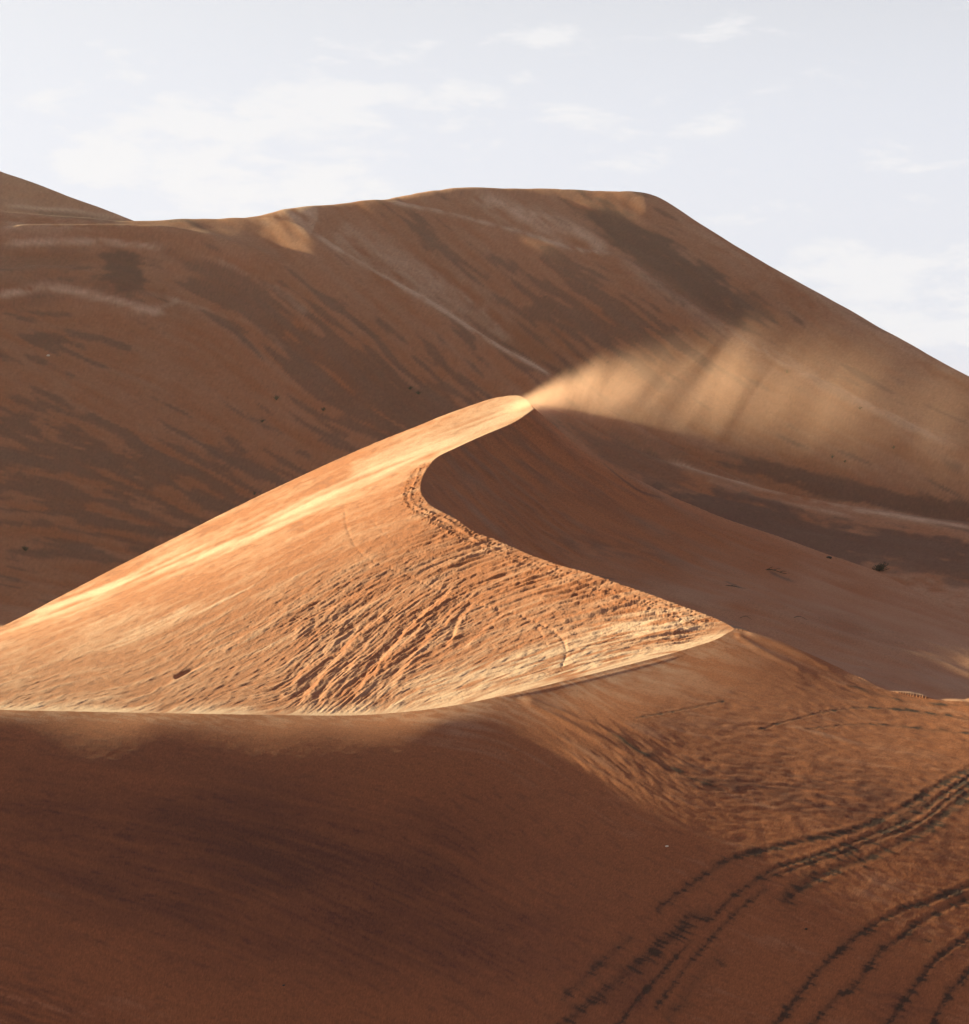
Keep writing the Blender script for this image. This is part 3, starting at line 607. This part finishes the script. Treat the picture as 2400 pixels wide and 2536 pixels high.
def twig_mesh(L_, arch, thick, side=2):
    vs, fs = [], []; p = []
    for k in range(9):
        t_ = k/8; p.append((L_*(t_-.5), .06*L_*math.sin(5*t_+1), arch*math.sin(math.pi*min(1,t_*1.15))*(1-.3*t_)-.2*thick))
    tube(vs, fs, p, thick, thick*.4, 6)
    for q in range(side):
        c0 = Vector(p[2+2*q]); d = Vector((.22*L_, rs.choice((-1,1))*.10*L_, rs.uniform(.05,.16)*L_))
        tube(vs, fs, [c0, c0+d*.5+Vector((0,0,.02*L_)), c0+d], thick*.6, thick*.25, 5)
    return vs, fs
def stone_mesh(rx, ry, rz_):
    import bmesh
    bm = bmesh.new(); bmesh.ops.create_icosphere(bm, subdivisions=3, radius=1)
    for v in bm.verts:
        n_ = 1 + .22*math.sin(3*v.co.x+1.3*v.co.y)+.15*math.cos(4*v.co.z-2*v.co.x)+rs.uniform(-.03,.03)
        v.co = Vector((v.co.x*rx*n_, v.co.y*ry*n_, v.co.z*rz_*n_+.35*rz_))
    vs = [v.co.copy() for v in bm.verts]; fs = [tuple(v.index for v in f.verts) for f in bm.faces]; bm.free(); return vs, fs
def surf(px, py):
    k = hit(px, py, ZZ, U, YR)
    if k[1] > 86 and k[1] < 388: return k
    return hit(px, py, ZG, UF, YF)
def put(name, md, mat, px, py, label, cat, rz=0.0, ry=0.0, group=None, smooth=False, dY=0.0):
    o = mesh_obj(name, md[0], md[1], mat, smooth); q = surf(px, py)
    o.location = (q[0], q[1]+dY, q[2]); o.rotation_euler = (0, ry, rz); o['label'] = label; o['category'] = cat
    if group: o['group'] = group
    return o
GS = 'scattered shrubs on the far dunes'
for px, py, w_, h, st, lab in (
    (1524,722,1.7,1.2,22,'small olive shrub showing through the veil of blowing sand'),
    (1665,792,1.4,.9,16,'low dark shrub on the far right slope below the straight skyline'),
    (1611,887,1.5,1.1,18,'rounded dark shrub just below the lower edge of the blowing sand'),
    (1636,895,.9,.7,12,'tiny shrub close beside a larger rounded one under the sand plume'),
    (1730,868,1.2,.8,14,'small shrub alone on the pale streak of the far right slope'),
    (535,774,1.8,1.3,22,'dark round shrub in the middle of the brown far slope, beside a dark streak'),
    (626,795,1.5,1.0,18,'shrub at the lower end of a dark streak on the far slope'),
    (794,754,1.5,1.0,18,'upper of two neighbouring shrubs on the far slope left of the peak'),
    (810,763,1.6,1.0,18,'lower of two neighbouring shrubs on the far slope left of the peak'),
    (507,817,1.4,.9,16,'low dark shrub on the far slope, lowest of the ones left of the peak'),
    (50,1066,1.9,1.3,22,'greenish shrub at the foot of the far slope near the left edge')):
    put('desert_shrub', shrub_mesh(w_, h, st, .05), M_SHRUB, px, py, lab, 'shrub', rs.uniform(0,6), 0, GS)
put('desert_shrub', shrub_mesh(3.6, 1.7, 60, .06, .5), M_TWIG, 1702, 1107, 'wide wind-bent shrub half hidden behind the right arm of the lit dune', 'shrub', 0, 0, None, dY=1)
put('dry_tuft', shrub_mesh(1.0, .85, 16, .045), M_TWIG, 630*1876/2400, 1228*1982/2536-2, 'dry brown tuft poking over the upper left edge of the lit slope', 'tuft')
put('dead_branch', twig_mesh(3.4, .30, .075, 3), M_TWIG, 1498, 1107, 'dead branch with an upright stub lying on the shaded lee slope', 'branch', -.55, .1)
put('dead_twig', twig_mesh(1.3, .22, .035, 0), M_TWIG, 1550, 1197, 'thin arched twig on the shaded slope right of the dune tip', 'twig', -.25, .1)
put('dead_twig', twig_mesh(1.5, .28, .022, 2), M_TWIG, 1446, 1198, 'wispy branched twig just behind the dune tip', 'twig', -.5, .1)
put('dead_twig', twig_mesh(2.4, .07, .05, 1), M_TWIG, 1424, 1136, 'half-buried twig lying flat behind the footprinted crest', 'twig', -.5, .12)
put('stone', stone_mesh(.38,.28,.2), M_STONE, 1604, 1080, 'small dark stone on the shaded slope close to its right edge', 'stone', .3, .2, None, True)
put('stone', stone_mesh(.07,.06,.05), M_STONE, 1560, 1799, 'dark pebble between the two bundles of tyre tracks', 'stone', 0, 0, None, True)
put('stone', stone_mesh(.07,.05,.04), M_STONE, 549, 1908, 'lone dark pebble on the shaded foreground slope at bottom left', 'stone', 1, 0, None, True)
put('stone', stone_mesh(.085,.07,.05), M_PALE, 1291, 1639, 'pale pebble on smooth brown sand above the upper tyre tracks', 'stone', 1, 0, None, True)
put('stone', stone_mesh(.42,.35,.32), M_PALE, 93, 689, 'bright white stone alone on the brown far slope at left', 'stone', 1, 0, None, True)
# ------------------------------------------------------------------ camera
cd = bpy.data.cameras.new('camera'); cam = bpy.data.objects.new('camera', cd); C.objects.link(cam)
cam.rotation_euler = (math.pi/2, 0, 0); cd.sensor_fit = 'HORIZONTAL'; cd.sensor_width = 36
cd.lens = 36*F0/W0; cd.shift_x = 0; cd.shift_y = (YH - H0/2)/W0
cd.clip_start = 1; cd.clip_end = 20000
sc = bpy.context.scene; sc.camera = cam
sc.view_settings.view_transform = 'Standard'; sc.view_settings.look = 'None'; sc.view_settings.exposure = 1.85; sc.view_settings.gamma = 1
sc.cycles.volume_bounces = 1
